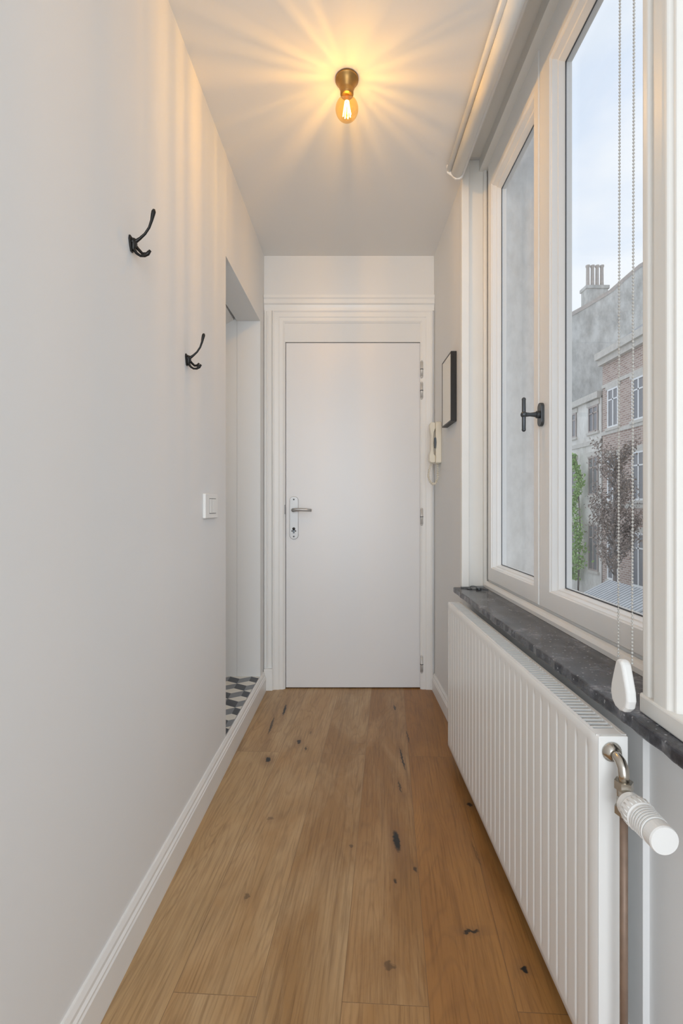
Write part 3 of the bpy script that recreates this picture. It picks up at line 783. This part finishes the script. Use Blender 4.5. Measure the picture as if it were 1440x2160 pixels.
def leaves(name, par, n, fn, size, m, label=None):
    b = MB()
    for i in range(n):
        c = Vector(fn()); a = Vector((random.gauss(0, 1), random.gauss(0, 1), random.gauss(0, 1))).normalized(); u = a.orthogonal().normalized(); w = a.cross(u)
        s = size * random.uniform(.6, 1.3)
        b.add([c - u * s, c + w * s * .6, c + u * s, c - w * s * .6], [(0, 1, 2, 3)])
    o = b.obj(name, m, par, label=label); o['kind'] = 'stuff'; return o
random.seed(5)
TX, TY = 10.3, 17.9
tr = empty('street_tree', (TX, TY, -3.2), 'small street tree with sparse dark copper foliage', 'tree')
b = MB(); b.tube([(TX, TY, -3.2), (TX + .02, TY, -1.5), (TX - .02, TY + .05, 0.5), (TX + .05, TY, 3.2)], [.09, .07, .05, .015], 8)
tips = []
for i in range(70):
    z = random.uniform(-1.6, 2.6); a = random.uniform(0, 6.28); r = random.uniform(.4, .98) * (1.0 if z < 1.5 else .75)
    p1 = (TX + r * .5 * math.cos(a), TY + r * .5 * math.sin(a), z + .35); p2 = (TX + r * math.cos(a), TY + r * math.sin(a), z + 1.0 * random.uniform(.6, 1.2))
    b.tube([(TX, TY, z), p1, p2], [.025, .016, .006], 5)
    tips += [(p1, p2)]
b.obj('trunk', M_bark, tr)
def treef():
    p1, p2 = random.choice(tips); k = random.uniform(0, 1.15)
    return [p1[i] + (p2[i] - p1[i]) * k + max(-.25, min(.25, random.gauss(0, .12))) for i in range(3)]
leaves('foliage', tr, 5600, treef, .050, M_leafp)
iv = empty('climbing_ivy', (11.6, 23.5, -3.2), 'bright green climber on the rendered house', 'climbing plant')
b = MB(); b.tube([(11.72, 23.5, -3.2), (11.72, 23.3, 0), (11.72, 23.6, 3.3)], [.05, .04, .02], 6); b.obj('stem', M_bark, iv)
def ivf():
    z = random.uniform(-2.6, 3.7); t = (z + 2.6) / 6.3
    sp = .30 * (1.5 - 1.2 * t) * (1 + .5 * math.sin(z * 3.3))
    return (11.62 + max(-.3, min(.1, random.gauss(0, .1))), 23.5 + .3 * math.sin(z * 2.1) + random.gauss(0, sp), z)
leaves('foliage', iv, 1900, ivf, .075, M_leafg)
gr = empty('shed', (9.5, 15.8, -3.2), 'low shed with ribbed grey sheet roof', 'shed')
b = MB(); b.box(8.2, 10.2, 13.6, 16.4, -3.2, -2.2); b.obj('walls', M_party, gr)
b = MB()
for i in range(19):
    y = 13.5 + i * .16
    b.prism([(8.0, -2.2), (9.3, -1.55), (10.4, -2.2), (10.4, -2.14), (9.3, -1.48), (8.0, -2.14)], lambda x, z, d: (x, d, z), y, y + .1)
b.prism([(8.0, -2.22), (9.3, -1.57), (10.4, -2.22)], lambda x, z, d: (x, d, z), 13.5, 16.5)
b.obj('roof', M_roof, gr)

# ------------------------------------------------------------------ world
w = bpy.data.worlds.new('World'); scene.world = w; w.use_nodes = True
nt = w.node_tree; bg = nt.nodes['Background']
tc = N(nt, 'ShaderNodeTexCoord'); mp = N(nt, 'ShaderNodeMapping'); mp.inputs['Scale'].default_value = (1.5, 1.5, 4)
nt.links.new(tc.outputs['Generated'], mp.inputs['Vector'])
nz = N(nt, 'ShaderNodeTexNoise'); nz.inputs['Scale'].default_value = 2.2; nz.inputs['Detail'].default_value = 5
nt.links.new(mp.outputs[0], nz.inputs['Vector'])
r = N(nt, 'ShaderNodeValToRGB'); e = r.color_ramp.elements
e[0].position = .38; e[0].color = (0.61, 0.69, 0.81, 1); e[1].position = .62; e[1].color = (0.74, 0.78, 0.83, 1)
nt.links.new(nz.outputs['Fac'], r.inputs[0]); nt.links.new(r.outputs[0], bg.inputs['Color'])
bg.inputs['Strength'].default_value = 1.36

# ------------------------------------------------------------------ lights
def light(name, typ, loc, energy, col, rot=None, **k):
    l = bpy.data.lights.new(name, typ); l.energy = energy; l.color = col
    for a, v_ in k.items(): setattr(l, a, v_)
    o = bpy.data.objects.new(name, l); o.location = loc
    if rot: o.rotation_euler = rot
    COL.objects.link(o); return o
o = light('bulb_light', 'POINT', (lx_, ly_, H - 0.105), 13.0, (1.0, 0.60, 0.17), shadow_soft_size=0.012)
o.parent = lamp; o.matrix_parent_inverse = Matrix.Translation(-Vector(lamp.location))
l = o.data; l.use_nodes = True; nt = l.node_tree; em = nt.nodes['Emission']
tc = N(nt, 'ShaderNodeTexCoord'); sx = N(nt, 'ShaderNodeSeparateXYZ'); nt.links.new(tc.outputs['Normal'], sx.inputs[0])
at = N(nt, 'ShaderNodeMath', operation='ARCTAN2'); nt.links.new(sx.outputs[1], at.inputs[0]); nt.links.new(sx.outputs[0], at.inputs[1])
sn = N(nt, 'ShaderNodeMath', operation='SINE'); cs = N(nt, 'ShaderNodeMath', operation='COSINE'); nt.links.new(at.outputs[0], sn.inputs[0]); nt.links.new(at.outputs[0], cs.inputs[0])
cb = N(nt, 'ShaderNodeCombineXYZ'); nt.links.new(sn.outputs[0], cb.inputs[0]); nt.links.new(cs.outputs[0], cb.inputs[1])
nz = N(nt, 'ShaderNodeTexNoise'); nz.inputs['Scale'].default_value = 6.5; nz.inputs['Detail'].default_value = 3; nt.links.new(cb.outputs[0], nz.inputs['Vector'])
mr = N(nt, 'ShaderNodeMapRange'); mr.inputs[1].default_value = .35; mr.inputs[2].default_value = .65; mr.inputs[3].default_value = .55; mr.inputs[4].default_value = 1.38
lf = N(nt, 'ShaderNodeLightFalloff'); lf.inputs['Smooth'].default_value = 0.10
nt.links.new(nz.outputs['Fac'], mr.inputs[0]); nt.links.new(mr.outputs[0], lf.inputs['Strength']); nt.links.new(lf.outputs['Quadratic'], em.inputs['Strength'])

light('rear_fill_light', 'AREA', (0.0, -2.6, 1.4), 91, (0.90, 0.96, 1.0), (math.radians(90), 0, 0), shape='RECTANGLE', size=2.6, size_y=2.4)  # unseen fill added behind the camera to brighten the corridor
light('side_room_fill', 'POINT', (-1.1, 1.6, 1.8), 7.0, (1.0, 0.97, 0.93), shadow_soft_size=0.15)  # unseen point fill added to brighten the side room's back wall

# ------------------------------------------------------------------ camera
cam = bpy.data.cameras.new('Camera'); co = bpy.data.objects.new('Camera', cam); COL.objects.link(co)
co.location = (0, 0, CZ); co.rotation_euler = (math.radians(90), 0, 0)
cam.sensor_fit = 'VERTICAL'; cam.sensor_height = 36; cam.sensor_width = 24; cam.lens = 36 * 1000 / 2160
cam.shift_y = -12 / 2160; cam.clip_start = 0.01; cam.clip_end = 300
scene.camera = co
